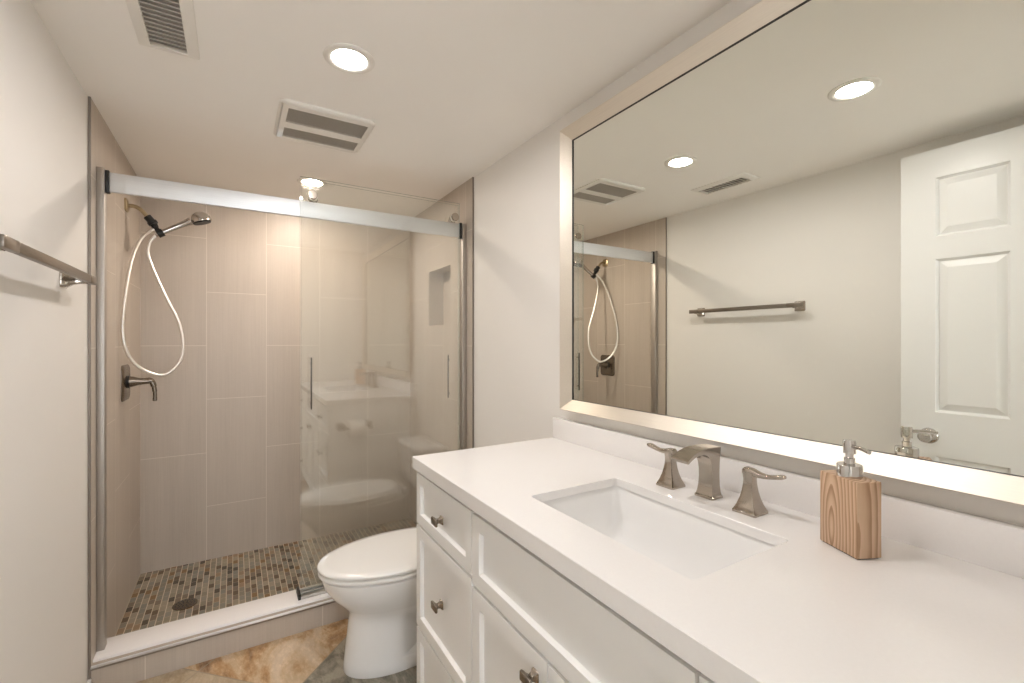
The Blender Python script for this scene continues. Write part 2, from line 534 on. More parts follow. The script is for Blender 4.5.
# open door, folded back along the painted wall
YF, YH = 0.805, 0.045
DXF, DT = -0.315, 0.036
root = bpy.data.objects.new('door_1', None); COL.objects.link(root); root.location = (DXF - DT / 2, YH, 0.0); root['kind'] = 'structure'
tag(root, 'white six-panel interior door standing open along the painted wall', 'door')
def door_leaf():
    bm = new()
    x = DXF
    zb, zt = 0.012, 2.055
    st = 0.112; mu = 0.105
    pw = ((YF - YH) - 2 * st - mu) / 2
    cols = [(YH + st, YH + st + pw), (YF - st - pw, YF - st)]
    rows = [(0.235, 0.795), (0.972, 1.603), (1.692, 1.938)]
    ys = sorted({YH, YF} | {v for c in cols for v in c})
    zs = sorted({zb, zt} | {v for c in rows for v in c})
    def face(xx, flip):
        fs = []
        vs = {(i, j): bm.verts.new((xx, y, z)) for i, y in enumerate(ys) for j, z in enumerate(zs)}
        for i in range(len(ys) - 1):
            for j in range(len(zs) - 1):
                f = bm.faces.new((vs[i, j], vs[i + 1, j], vs[i + 1, j + 1], vs[i, j + 1]))
                if (ys[i], ys[i + 1]) in cols and (zs[j], zs[j + 1]) in rows: fs.append(f)
        for f in fs:
            s = -1 if flip else 1
            for th, dx in ((0.002, 0.0), (0.012, -0.012), (0.004, 0.0), (0.036, 0.010)):
                bmesh.ops.inset_region(bm, faces=[f], thickness=th, depth=0)
                for v in f.verts: v.co.x += s * dx
        return vs
    a = face(x, False); b = face(x - DT, True)
    ni, nj = len(ys) - 1, len(zs) - 1
    for i in range(ni):
        for j in (0, nj):
            bm.faces.new((a[i, j], a[i + 1, j], b[i + 1, j], b[i, j]))
    for j in range(nj):
        for i in (0, ni):
            bm.faces.new((a[i, j], a[i, j + 1], b[i, j + 1], b[i, j]))
    return bm
leaf = obj('panel', door_leaf(), M['door'], root, smooth=0)
YK, ZK = 0.712, 0.874
bm = new(); lathe(bm, [(0.0, 0), (0.032, 0), (0.032, 0.004), (0.027, 0.010), (0.013, 0.013), (0.011, 0.030), (0.014, 0.034), (0.0215, 0.041), (0.0235, 0.049), (0.020, 0.056), (0.010, 0.059), (0.0, 0.0595)], (DXF, YK, ZK), (1, 0, 0))
obj('knob', bm, M['chrome'], root)
bm = new(); bx(bm, DXF - 0.029, DXF - 0.007, YF - 0.001, YF + 0.001, ZK - 0.028, ZK + 0.028); obj('latch', bm, M['bronze'], root)
for z in (0.25, 1.05, 1.80):
    bm = new(); lathe(bm, [(0.006, 0), (0.006, 0.09)], (DXF + 0.004, YH - 0.006, z - 0.045), n=12); obj('hinge', bm, M['nickel'], root)

# ================================================================== CEILING FITTINGS
def ceiling_light(loc, label, lamp='lamp'):
    t = thing('ceiling_light', label, 'ceiling light', loc, group='round recessed ceiling lights')
    z = loc[2]
    bm = new()
    n = 48
    prof = [(0.075, 0.0), (0.075, -0.002), (0.072, -0.005), (0.060, -0.0065), (0.051, -0.004), (0.0495, 0.0)]
    rings = [[(loc[0] + r * math.cos(2 * math.pi * k / n), loc[1] + r * math.sin(2 * math.pi * k / n), z + h) for k in range(n)] for r, h in prof]
    loft(bm, rings, closed=True)
    obj('trim_ring', bm, M['plastic'], t)
    bm = new(); lathe(bm, [(0.0, 0.0), (0.0495, 0.0), (0.0495, -0.003), (0.0, -0.003)], loc, n=48)
    obj('diffuser', bm, M[lamp], t)
    return t
L0 = ceiling_light((0.302, 1.457, ZC), 'round lit recessed ceiling light between the louvred vent and the mirror')
ceiling_light((0.362, 2.69, ZC), 'round lit recessed ceiling light inside the tiled shower behind the header rail', 'lamp_shower')
dup(L0, None, (0.320, 0.727, ZC), 'round lit recessed ceiling light shown only in the mirror, nearest the open door')

# louvred supply vent
vx0, vx1, vy0, vy1 = -0.238, -0.090, 1.375, 1.700
t = thing('ceiling_vent', 'white louvred air vent in the ceiling near the painted wall with the towel bar', 'vent', ((vx0 + vx1) / 2, (vy0 + vy1) / 2, ZC))
bm = new()
ix0, ix1, iy0, iy1 = vx0 + 0.030, vx1 - 0.030, vy0 + 0.030, vy1 - 0.030
rings = []
for d, h in ((0, 0), (0.002, -0.004), (0.024, -0.012), (0.030, -0.012), (0.030, -0.001), (0.0, -0.0)):
    rings.append([(x, y, ZC + h) for x, y in rrect(vx0 + d, vx1 - d, vy0 + d, vy1 - d, 0.002, 1)])
loft(bm, rings[:-1], False, False)
loft(bm, [rings[4], rings[0]], False, False)
obj('frame', bm, M['plastic'], t)
bm = new()
N = 13
for k in range(N):
    y = iy0 + (iy1 - iy0) * (k + 0.5) / N
    w, h = 0.0095, 0.0080
    vs = [(y + w / 2 + 0.0006, ZC - 0.0115 + h), (y + w / 2 - 0.0006, ZC - 0.0115 + h + 0.0006), (y - w / 2, ZC - 0.0115 + 0.0004), (y - w / 2 + 0.0012, ZC - 0.0115)]
    loft(bm, [[(x, a, b) for a, b in vs] for x in (ix0, ix1)])
obj('louvres', bm, M['plastic'], t, smooth=0)
bm = new(); bx(bm, ix0, ix1, iy0, iy1, ZC - 0.002, ZC); obj('duct_shade_plate', bm, M['vent_dark'], t, smooth=0)  # flat grey plate in place of the shaded opening above the louvres

# exhaust fan cover
fx0, fx1, fy0, fy1 = 0.138, 0.482, 1.812, 2.158
t = thing('exhaust_fan', 'square white exhaust fan cover with two dark mesh strips in the ceiling', 'exhaust fan', ((fx0 + fx1) / 2, (fy0 + fy1) / 2, ZC))
g1 = (fx0 + 0.032, fx1 - 0.024, fy0 + 0.042, fy0 + 0.165)
g2 = (fx0 + 0.032, fx1 - 0.024, fy0 + 0.216, fy0 + 0.308)
bm = new()
zb = ZC - 0.0125
out = [[(x, y, z) for x, y in rrect(fx0 + d, fx1 - d, fy0 + d, fy1 - d, 0.030 - d * 0.5, 6)] for d, z in ((0, ZC), (0, ZC - 0.006), (0.003, ZC - 0.010), (0.010, zb))]
loft(bm, out, True, False)
# the face between the rim and the two strips
face_in = (fx0 + 0.012, fx1 - 0.012, fy0 + 0.012, fy1 - 0.012)
es = []
ring_v = [v for v in bm.verts if abs(v.co.z - zb) < 1e-6]
ys = [face_in[2], g1[2], g1[3], g2[2], g2[3], face_in[3]]
xs = [face_in[0], g1[0], g1[1], face_in[1]]
for i in range(3):
    for j in range(5):
        if i == 1 and j in (1, 3): continue
        a0, a1, b0, b1 = xs[i], xs[i + 1], ys[j], ys[j + 1]
        bx(bm, a0, a1, b0, b1, zb - 0.0003, zb + 0.005)
obj('cover', bm, M['plastic'], t, smooth=35)
for g in (g1, g2):
    bm = new()
    nx = 62
    for k in range(nx):
        x = g[0] + (g[1] - g[0]) * (k + 0.5) / nx
        bx(bm, x - 0.0011, x + 0.0011, g[2], g[3], zb + 0.001, zb + 0.003)
    ny = max(4, int((g[3] - g[2]) / 0.009))
    for k in range(1, ny):
        y = g[2] + (g[3] - g[2]) * k / ny
        bx(bm, g[0], g[1], y - 0.0009, y + 0.0009, zb + 0.003, zb + 0.0045)
    gr = obj('grille', bm, M['grille'], t, smooth=0)
    bm = new(); bx(bm, g[0], g[1], g[2], g[3], zb + 0.0075, zb + 0.010); obj('cavity_shade_plate', bm, M['vent_dark'], gr, smooth=0)  # plate behind the mesh, its grey painting the shade of the hollow

# ================================================================== SHOWER ENCLOSURE
CURB_Z = 0.116
HY0, HY1, HZ0, HZ1 = 2.246, 2.264, 1.827, 1.900
t = thing('shower_door_rail', 'silver shower enclosure rail with wall posts and sill track on the tiled curb', 'shower rail', (0.32, 2.236, CURB_Z))
bm = new(); bx(bm, TL + 0.036, TR - 0.036, HY0, HY1, HZ0, HZ1, 0.002); obj('header', bm, M['aluminium'], t)
for x0, x1 in ((TL + 0.024, TL + 0.036), (TR - 0.036, TR - 0.024)):
    bm = new(); bx(bm, x0, x1, HY0 - 0.004, HY1 + 0.004, HZ0 - 0.005, HZ1 + 0.006, 0.002); obj('end_cap', bm, M['black'], t)
bm = new(); bx(bm, TL, TL + 0.024, 2.236, 2.276, CURB_Z, 1.912, 0.002); obj('wall_post', bm, M['steel'], t)
bm = new(); bx(bm, TR - 0.024, TR, 2.236, 2.276, CURB_Z, 1.90, 0.002); obj('wall_post', bm, M['steel'], t)
bm = new()
bx(bm, 0.252, TR - 0.024, 2.214, 2.222, CURB_Z, CURB_Z + 0.012, 0.001); bx(bm, 0.252, TR - 0.024, 2.222, 2.292, CURB_Z, CURB_Z + 0.004, 0.001)
bx(bm, 0.252, TR - 0.024, 2.252, 2.258, CURB_Z + 0.004, CURB_Z + 0.012, 0.001); bx(bm, 0.252, TR - 0.024, 2.286, 2.292, CURB_Z + 0.004, CURB_Z + 0.012, 0.001)
obj('sill_track', bm, M['steel'], t)
bm = new(); bx(bm, 0.241, 0.252, 2.212, 2.292, CURB_Z, CURB_Z + 0.026, 0.0015); obj('bottom_guide', bm, M['black'], t)

def glass_panel(x0, x1, y0, label, handle_x, side, lug):
    t = thing('sliding_glass_panel', label, 'glass panel', ((x0 + x1) / 2, y0 + 0.004, CURB_Z + 0.014), group='two overlapping clear glass sliding panels')
    bm = new(); bx(bm, x0, x1, y0, y0 + 0.008, CURB_Z + 0.014, 2.005, 0.0008, 1); gl = obj('glass', bm, [M['glass'], M['glass_edge']], t, smooth=0)
    for f in gl.data.polygons:
        if abs(f.normal.y) < 0.5: f.material_index = 1
    for xr in (x0 + 0.050, x1 - 0.030):
        yf = y0 if side < 0 else y0 + 0.008
        bm = new()
        lathe(bm, [(0.0, 0.0), (0.013, 0.0), (0.013, 0.004), (0.0195, 0.004), (0.0205, 0.006), (0.0205, 0.016), (0.0185, 0.018), (0.0, 0.018)], (xr, yf, 1.926), (0, side, 0))
        ro = obj('roller', bm, M['nickel'], t)
        bm = new()
        yb = y0 + 0.008 if side < 0 else y0
        lathe(bm, [(0.0, 0.0), (0.016, 0.0), (0.016, 0.010), (0.0, 0.010)], (xr, yb, 1.926), (0, -side, 0))
        obj('wheel', bm, M['plastic'], ro)
    yh = y0 - 0.012 if side < 0 else y0 + 0.020
    bm = new()
    bx(bm, handle_x - 0.0030, handle_x + 0.0030, yh - 0.004, yh + 0.004, 0.958, 1.192, 0.001)
    yy = sorted((yh, y0 if side < 0 else y0 + 0.008))
    for z in (0.985, 1.165):
        bx(bm, handle_x - 0.004, handle_x + 0.004, yy[0], yy[1], z - 0.004, z + 0.004)
    obj('handle', bm, M['pull'], t)
    return t
glass_panel(0.251, 1.032, 2.234, 'clear sliding glass panel on the room side of the rail, handle at its free edge', 0.296, -1, 0)
glass_panel(0.262, 1.042, 2.270, 'clear sliding glass panel on the shower side of the rail, handle near wall post', 0.990, 1, 0)

# ================================================================== SHOWER FITTINGS
YA = 2.77
t = thing('shower_bracket', 'brass shower pipe with black swivel holder on the tiled side wall', 'shower bracket', (TL, YA, 1.905))
bm = new(); loft(bm, [[(x, YA + a, 1.905 + b) for a, b in rrect(-0.03 + d, 0.03 - d, -0.03 + d, 0.03 - d, 0.012, 4)] for x, d in ((TL, 0), (TL + 0.006, 0), (TL + 0.012, 0.008))])
obj('flange', bm, M['brass'], t)
bm = new(); tube(bm, smooth_path([(TL + 0.008, YA, 1.904), (TL + 0.035, YA, 1.903), (TL + 0.060, YA, 1.888), (-0.352, YA, 1.856)]), 0.0095); obj('pipe', bm, M['brass'], t)
br = new()
tube(br, [(-0.357, YA, 1.862), (-0.338, YA, 1.838)], 0.0165, 16)
tube(br, [(-0.340, YA, 1.841), (-0.332, YA, 1.828)], [0.0205, 0.0205], 16)
tube(br, [(-0.334, YA, 1.834), (-0.326, YA, 1.814)], 0.014, 16)
tube(br, [(-0.329, YA, 1.818), (-0.308, YA, 1.790)], 0.011, 12)
obj('swivel_holder', br, M['black'], t)
t = thing('hand_shower', 'chrome hand shower with looping pale metal hose resting in the black holder', 'hand shower', (-0.308, YA, 1.788))
HD = Vector((0.150, 0.0, 0.093)).normalized()
H0 = Vector((-0.326, YA, 1.776))
bm = new()
pts = [H0 + HD * s for s in (0.0, 0.012, 0.03, 0.07, 0.11, 0.145, 0.165)]
tube(bm, pts, [0.0085, 0.011, 0.0118, 0.0125, 0.0135, 0.016, 0.020], 16); obj('grip', bm, M['chrome'], t)
bm = new(); tube(bm, [H0 + HD * 0.010, H0 + HD * 0.036], 0.0185, 16); obj('collar', bm, M['black'], t)
# head: shallow dome with dark spray face looking down and away
hc = Vector((-0.142, YA, 1.872))
ax = Vector((0.30, 0.0, -0.95)).normalized()
bm = new(); lathe(bm, [(0.0, -0.044), (0.016, -0.042), (0.031, -0.034), (0.041, -0.018), (0.0445, 0.0), (0.0435, 0.008), (0.0, 0.008)], hc, ax); hd = obj('head', bm, M['chrome'], t)
bm = new(); lathe(bm, [(0.0, 0.007), (0.040, 0.007), (0.038, 0.013), (0.0, 0.015)], hc, ax); obj('spray_face', bm, M['black'], hd)
hose = [(-0.328, YA, 1.806), (-0.345, 2.765, 1.792), (-0.379, 2.74, 1.739), (-0.406, 2.70, 1.627), (-0.419, 2.64, 1.447), (-0.422, 2.62, 1.290), (-0.396, 2.63, 1.187), (-0.342, 2.65, 1.126),
        (-0.278, 2.67, 1.109), (-0.227, 2.70, 1.163), (-0.213, 2.72, 1.244), (-0.231, 2.74, 1.356), (-0.275, 2.75, 1.462), (-0.322, 2.76, 1.581), (-0.352, YA, 1.676), (-0.348, YA, 1.735), tuple(H0 + HD * 0.003)]
bm = new(); tube(bm, smooth_path(hose, 10), 0.0068, 10); obj('hose', bm, M['hose'], t)

YV, ZV = 2.745, 1.072
t = thing('shower_valve', 'dark nickel shower valve with curved lever on a rounded square plate', 'shower valve', (TL, YV, ZV))
bm = new(); loft(bm, [[(x, YV + a, ZV + b) for a, b in rrect(-0.080 + d, 0.080 - d, -0.083 + d, 0.083 - d, 0.024 - d * 0.3, 6)] for x, d in ((TL, 0.0), (TL + 0.004, 0.0), (TL + 0.008, 0.004), (TL + 0.011, 0.012))])
pl = obj('escutcheon', bm, M['bronze'], t)
bm = new(); lathe(bm, [(0.029, 0), (0.029, 0.010), (0.0, 0.010)], (TL + 0.010, YV, ZV + 0.004), (1, 0, 0)); obj('collar', bm, M['black'], t)
bm = new(); lathe(bm, [(0.0, 0.0), (0.026, 0.0), (0.024, 0.010), (0.017, 0.035), (0.0135, 0.060), (0.0130, 0.078), (0.0, 0.080)], (TL + 0.019, YV, ZV + 0.004), (1, 0, 0)); obj('stem', bm, M['bronze'], t)
bm = new()
tube(bm, smooth_path([(TL + 0.070, YV, ZV + 0.005), (TL + 0.088, YV, ZV + 0.008), (TL + 0.102, YV, ZV - 0.001), (TL + 0.109, YV, ZV - 0.024), (TL + 0.1125, YV, ZV - 0.050), (TL + 0.113, YV, ZV - 0.074), (TL + 0.112, YV, ZV - 0.092)], 6),
     [0.0125] * 6 + [0.0135] * 6 + [0.0120] * 6 + [0.0095] * 6 + [0.0080] * 7 + [0.0090] * 5 + [0.0075], 14)
obj('lever', bm, M['bronze'], t)

t = thing('floor_drain', 'round dark bronze drain in the slate mosaic shower floor', 'drain', (-0.203, 2.686, 0.0))
bm = new(); lathe(bm, [(0.0, 0.0), (0.050, 0.0), (0.050, 0.003), (0.046, 0.004), (0.0, 0.0035)], (-0.203, 2.686, 0.0), n=36); obj('strainer', bm, M['bronze'], t)
bm = new()
for rr, nn in ((0.014, 6), (0.026, 10), (0.038, 16)):
    for k in range(nn):
        a = 2 * math.pi * k / nn
        lathe(bm, [(0.0032, 0.0), (0.0032, 0.0007)], (-0.203 + rr * math.cos(a), 2.686 + rr * math.sin(a), 0.0036), n=8)
obj('holes', bm, M['black'], t)

# ================================================================== TOWEL BAR
BXX, BZ = XL + 0.064, 1.456
t = thing('towel_bar', 'square brushed nickel towel bar fixed to the painted wall', 'towel bar', (XL, 1.58, BZ))
bm = new(); bx(bm, BXX - 0.007, BXX + 0.007, 1.318, 1.860, BZ - 0.0115, BZ + 0.0115, 0.0012); obj('bar', bm, M['nickel_bar'], t)
for y0, y1 in ((1.240, 1.3172), (1.8608, 1.925)):
    bm = new(); bx(bm, BXX - 0.0075, BXX + 0.0075, y0, y1, BZ - 0.012, BZ + 0.012, 0.0015); obj('end_sleeve', bm, M['nickel_bar'], t)
for y in (1.280, 1.885):
    bm = new()
    rings = []
    for x, h in ((XL, 0.027), (XL + 0.005, 0.027), (XL + 0.010, 0.0235), (XL + 0.022, 0.0165), (XL + 0.038, 0.0125), (BXX - 0.006, 0.0115)):
        rings.append([(x, y + a, BZ - 0.002 + b) for a, b in rrect(-h, h, -h, h, h * 0.2, 3)])
    loft(bm, rings); obj('post', bm, M['nickel'], t)

# ================================================================== MIRROR
t = thing('wall_mirror', 'large rectangular wall mirror in a sloping champagne metal frame above the countertop', 'mirror', (XR, 0.70, 1.0086))
MY0, MY1, MZ0, MZ1 = 0.03, 1.371, 1.0086, 2.057
bm = new()
prof = [(0.030, 0.001), (0.0, 0.030), (0.0, 0.0365), (0.0025, 0.0385), (0.046, 0.0145), (0.046, 0.0095), (0.046, 0.001)]
rings = [[(XR - p, y, z) for y, z in ((MY0 + d, MZ0 + d * 0.86), (MY1 - d, MZ0 + d * 0.86), (MY1 - d, MZ1 - d), (MY0 + d, MZ1 - d))] for d, p in prof]
loft(bm, rings, closed=True); obj('frame', bm, M['champagne'], t, smooth=0)
bm = new(); bx(bm, XR - 0.0105, XR - 0.004, MY0 + 0.046, MY1 - 0.046, MZ0 + 0.0395, MZ1 - 0.046); obj('mirror_glass', bm, M['mirror'], t, smooth=0)
bm = new()
rings = [[(XR - p, y, z) for y, z in ((MY0 + d, MZ0 + d * 0.86), (MY1 - d, MZ0 + d * 0.86), (MY1 - d, MZ1 - d), (MY0 + d, MZ1 - d))] for d, p in ((0.0462, 0.0106), (0.0462, 0.0146), (0.0468, 0.0146), (0.0468, 0.0106))]
loft(bm, rings, closed=True); obj('liner', bm, M['black'], t, smooth=0)

# ================================================================== VANITY
CT0, CT1 = 0.853, 0.890
VX = 0.504
t = thing('vanity_cabinet', 'white shaker vanity cabinet with drawers and doors under the quartz countertop', 'vanity cabinet', (0.80, 0.69, 0.0))
VY0, VY1 = -0.045, 1.425
bm = new()
bx(bm, 0.548, XR, VY0, VY0 + 0.018, 0.10, 0.851); bx(bm, 0.523, XR, VY1 - 0.018, VY1, 0.0, 0.851, 0.001)
bx(bm, 0.548, XR, VY0 + 0.018, VY1 - 0.018, 0.10, 0.118); bx(bm, XR - 0.012, XR, VY0 + 0.018, VY1 - 0.018, 0.118, 0.851)
for y in (1.015, 0.365):
    bx(bm, 0.548, XR - 0.02, y - 0.009, y + 0.009, 0.118, 0.851)
bx(bm, 0.590, 0.605, VY0, VY1 - 0.018, 0.0, 0.10)
obj('carcass', bm, M['cabinet'], t)
bm = new()
bx(bm, 0.523, 0.548, VY0, VY0 + 0.02, 0.10, 0.851)
for y in (1.021, 0.372):
    bx(bm, 0.523, 0.548, y - 0.018, y + 0.018, 0.10, 0.851)
for a, b in ((VY0 + 0.02, 0.354), (0.39, 1.003), (1.039, VY1 - 0.018)):
    bx(bm, 0.552, 0.566, a, b, 0.825, 0.851); bx(bm, 0.523, 0.548, a, b, 0.10, 0.13)
    bx(bm, 0.523, 0.548, a, b, 0.645, 0.685)
for a, b in ((VY0 + 0.02, 0.354), (1.039, VY1 - 0.018)):
    bx(bm, 0.523, 0.548, a, b, 0.335, 0.365)
obj('face_frame', bm, M['cabinet'], t)
def shaker(y0, y1, z0, z1, rail):
    bm = new()
    x0, x1 = VX, VX + 0.018
    vs = bx(bm, x0, x1, y0, y1, z0, z1)
    bm.faces.ensure_lookup_table()
    f = [f for f in bm.faces if all(abs(v.co.x - x0) < 1e-6 for v in f.verts)][0]
    bmesh.ops.inset_region(bm, faces=[f], thickness=0.0015, depth=0)
    for e in list(bm.faces):
        pass
    for v in [v for v in bm.verts if abs(v.co.x - x0) < 1e-6 and v not in f.verts]:
        v.co.x += 0.0015
    bmesh.ops.inset_region(bm, faces=[f], thickness=rail, depth=0)
    bmesh.ops.inset_region(bm, faces=[f], thickness=0.005, depth=0)
    for v in f.verts: v.co.x += 0.011
    return bm
def knob(y, z, parent):
    bm = new()
    x = VX
    prof = [(0.0, 0.0095, 0.0095), (0.003, 0.009, 0.009), (0.008, 0.0055, 0.0055), (0.014, 0.0050, 0.0045), (0.017, 0.008, 0.0055), (0.0205, 0.0155, 0.0075), (0.0235, 0.0170, 0.0082), (0.0265, 0.0160, 0.0075), (0.0275, 0.0140, 0.006)]
    loft(bm, [[(x - d, y + a * 1.12, z + b * 1.25) for a, b in rrect(-hy, hy, -hz, hz, min(hy, hz) * 0.25, 3)] for d, hy, hz in prof])
    return obj('knob', bm, M['bronze'], parent)
fr = obj('false_front', shaker(0.376, 1.016, 0.664, 0.838, 0.050), M['cabinet'], t, smooth=0)
for (y0, y1, z0, z1, kz) in ((1.022, 1.420, 0.680, 0.840, 0.752), (1.022, 1.420, 0.352, 0.671, 0.512), (1.022, 1.420, 0.115, 0.343, 0.23),
                             (-0.039, 0.370, 0.680, 0.840, 0.752), (-0.039, 0.370, 0.352, 0.671, 0.512), (-0.039, 0.370, 0.115, 0.343, 0.23)):
    d = obj('drawer', shaker(y0, y1, z0, z1, 0.047), M['cabinet'], t, smooth=0)
    knob((y0 + y1) / 2 - 0.012 * (1 if y0 > 1 else 0), kz + 0.004, d)
for y0, y1, ky in ((0.7005, 1.016, 0.737), (0.376, 0.6965, 0.660)):
    d = obj('cabinet_door', shaker(y0, y1, 0.115, 0.655, 0.055), M['cabinet'], t, smooth=0)
    knob(ky, 0.610, d)

# countertop with a cut-out for the basin
t = thing('countertop', 'white quartz countertop with low backsplash on the shaker vanity', 'countertop', (0.78, 0.69, CT0))
SX0, SX1, SY0, SY1 = 0.612, 0.893, 0.460, 0.919
CTS = 0.869
CX0, CX1, CY0, CY1 = 0.4946, XR, -0.055, 1.435
bm = new()
def ringz(x0, x1, y0, y1, r, z): return [(x, y, z) for x, y in rrect(x0, x1, y0, y1, r, 4)]
rings = [ringz(CX0 + 0.030, CX1, CY0 + 0.02, CY1 - 0.03, 0.002, CTS), ringz(SX0, SX1, SY0, SY1, 0.010, CTS), ringz(SX0, SX1, SY0, SY1, 0.010, CT1 - 0.001), ringz(SX0 - 0.001, SX1 + 0.001, SY0 - 0.001, SY1 + 0.001, 0.011, CT1),
         ringz(CX0 + 0.0015, CX1, CY0, CY1 - 0.0015, 0.002, CT1), ringz(CX0, CX1, CY0, CY1, 0.002, CT1 - 0.0015), ringz(CX0, CX1, CY0, CY1, 0.002, CT0), ringz(CX0 + 0.030, CX1, CY0 + 0.02, CY1 - 0.03, 0.002, CT0)]
loft(bm, rings, closed=True)
obj('slab', bm, M['quartz'], t, smooth=30)
bm = new(); bx(bm, 1.061, XR, CY0, CY1, CT1, 0.967, 0.0012); obj('backsplash', bm, M['quartz'], t)
# undermount basin
t = thing('sink', 'white rectangular undermount sink basin in the quartz countertop', 'sink', (0.755, 0.688, 0.739))
bm = new()
def sring(d, z, r, tilt=0.0):
    return [(x, y, z + tilt * ((y - SY0) / (SY1 - SY0) - 0.5)) for x, y in rrect(SX0 + d, SX1 - d, SY0 + d, SY1 - d, r, 4)]
rings = [sring(-0.022, CTS - 0.014, 0.02), sring(-0.022, CTS, 0.02), sring(-0.006, CTS, 0.016), sring(-0.004, CTS - 0.004, 0.016), sring(0.003, 0.83, 0.022), sring(0.008, 0.795, 0.030), sring(0.022, 0.770, 0.040), sring(0.048, 0.757, 0.045), sring(0.105, 0.751, 0.025)]
loft(bm, rings, False, True)
rings2 = [sring(-0.022, CTS - 0.014, 0.02), sring(-0.014, CTS - 0.018, 0.02), sring(-0.008, 0.82, 0.024), sring(-0.004, 0.785, 0.032), sring(0.014, 0.758, 0.042), sring(0.105, 0.739, 0.025)]
loft(bm, rings2, False, True)
bs = obj('basin', bm, M['porcelain'], t, smooth=60)
bm = new(); lathe(bm, [(0.0, 0.0), (0.023, 0.0), (0.022, 0.003), (0.014, 0.004), (0.013, 0.001), (0.0, 0.001)], (0.755, 0.688, 0.751)); obj('drain', bm, M['nickel'], t)

# ================================================================== FAUCET
FX, FY = 0.978, 0.692
t = thing('faucet', 'brushed nickel widespread faucet with arched spout and two flared lever handles behind the sink', 'faucet', (FX, FY, CT1))
bm = new()
loft(bm, [[(x, y, z) for x, y in rrect(0.957 + d, 0.9995 - d, FY - 0.0250 + d, FY + 0.0250 - d, 0.003, 2)] for z, d in ((CT1, 0.0), (CT1 + 0.0045, 0.0), (CT1 + 0.007, 0.0025))])
# stations up the body and out along the ribbon: back/top edge, front/under edge, half width
st = [((0.9965, 0.8965), (0.9600, 0.8965), 0.0222), ((0.9950, 0.905), (0.9630, 0.905), 0.0205), ((0.9940, 0.920), (0.9655, 0.920), 0.0192), ((0.9938, 0.938), (0.9668, 0.938), 0.0185), ((0.9942, 0.956), (0.9660, 0.956), 0.0183),
      ((0.9950, 0.974), (0.9640, 0.969), 0.0185), ((0.9960, 0.990), (0.9610, 0.979), 0.0190), ((0.9970, 1.002), (0.9565, 0.9868), 0.0196), ((0.9972, 1.0105), (0.9505, 0.9925), 0.0200), ((0.9740, 1.0125), (0.9430, 0.9970), 0.0204),
      ((0.9520, 1.0132), (0.9330, 0.9998), 0.0208), ((0.9320, 1.0125), (0.9210, 1.0008), 0.0213), ((0.9140, 1.0100), (0.9080, 0.9995), 0.0219), ((0.8980, 1.0058), (0.8950, 0.9965), 0.0226), ((0.8830, 0.9995), (0.8830, 0.9915), 0.0232), ((0.8710, 0.9920), (0.8735, 0.9862), 0.0236)]
loft(bm, [[(a[0], FY + h, a[1]), (b[0], FY + h, b[1]), (b[0], FY - h, b[1]), (a[0], FY - h, a[1])] for a, b, h in st])
obj('spout', bm, M['nickel'], t, smooth=38)
def handle(y, s):
    bm = new()
    x = 0.966
    prof = [(0.890, 0.0265), (0.8945, 0.0265), (0.8975, 0.0245), (0.908, 0.0198), (0.922, 0.0155), (0.938, 0.0122), (0.952, 0.0105), (0.962, 0.0100), (0.972, 0.0110), (0.978, 0.0115)]
    loft(bm, [[(x + a, y + b, z) for a, b in rrect(-h, h, -h, h, h * 0.10, 2)] for z, h in prof])
    h = obj('handle', bm, M['nickel'], t, smooth=30)
    bm = new()
    path = [(y - s * 0.013, 0.978, 0.0095, 0.0060), (y - s * 0.009, 0.980, 0.0112, 0.0075), (y + s * 0.006, 0.979, 0.0110, 0.0075), (y + s * 0.022, 0.976, 0.0088, 0.0055), (y + s * 0.038, 0.9762, 0.0075, 0.0042),
            (y + s * 0.050, 0.9785, 0.0080, 0.0042), (y + s * 0.062, 0.9815, 0.0092, 0.0046), (y + s * 0.070, 0.983, 0.0090, 0.0042), (y + s * 0.074, 0.9835, 0.0065, 0.0028)]
    loft(bm, [[(x + a, yy, z + b) for a, b in rrect(-hw, hw, -ht, ht, ht * 0.7, 3)] for yy, z, hw, ht in path])
    obj('lever', bm, M['nickel'], h, smooth=50)
handle(0.794, 1); handle(0.581, -1)

# ================================================================== SOAP DISPENSER
c0 = Vector((0.939, 0.429, 0)); c1 = Vector((0.907, 0.357, 0)); c2 = Vector((0.951, 0.339, 0))
ux = (c1 - c0).normalized()
W_, D_ = 0.0795, 0.047
ang = math.atan2(ux.y, ux.x)
uy = Vector((-ux.y, ux.x, 0))
ctr = c0 + ux * W_ / 2 + uy * D_ / 2
t = thing('soap_dispenser', 'square-cut ash wood soap dispenser with chrome pump on the countertop beside the faucet', 'soap dispenser', (ctr.x, ctr.y, CT1), ang)
bm = new(); bx(bm, -W_ / 2, W_ / 2, -D_ / 2, D_ / 2, 0.002, 0.1325, 0.0012); obj('body', bm, M['wood'], t, local=True)
bm = new(); bx(bm, -W_ / 2 + 0.003, W_ / 2 - 0.003, -D_ / 2 + 0.003, D_ / 2 - 0.003, 0.0, 0.002); obj('pad', bm, M['black'], t, local=True)
bm = new(); lathe(bm, [(0.0, 0.1325), (0.0198, 0.1325), (0.0198, 0.152), (0.0188, 0.1535), (0.0, 0.1535)], (0, 0, 0)); obj('collar', bm, M['chrome'], t, local=True)
bm = new(); lathe(bm, [(0.0, 0.1535), (0.0085, 0.1535), (0.0085, 0.165), (0.0062, 0.166), (0.0062, 0.172), (0.0098, 0.173), (0.0100, 0.192), (0.0090, 0.1965), (0.0, 0.197)], (0, 0, 0)); pm = obj('pump', bm, M['chrome'], t, local=True)
a = R(-125) - ang
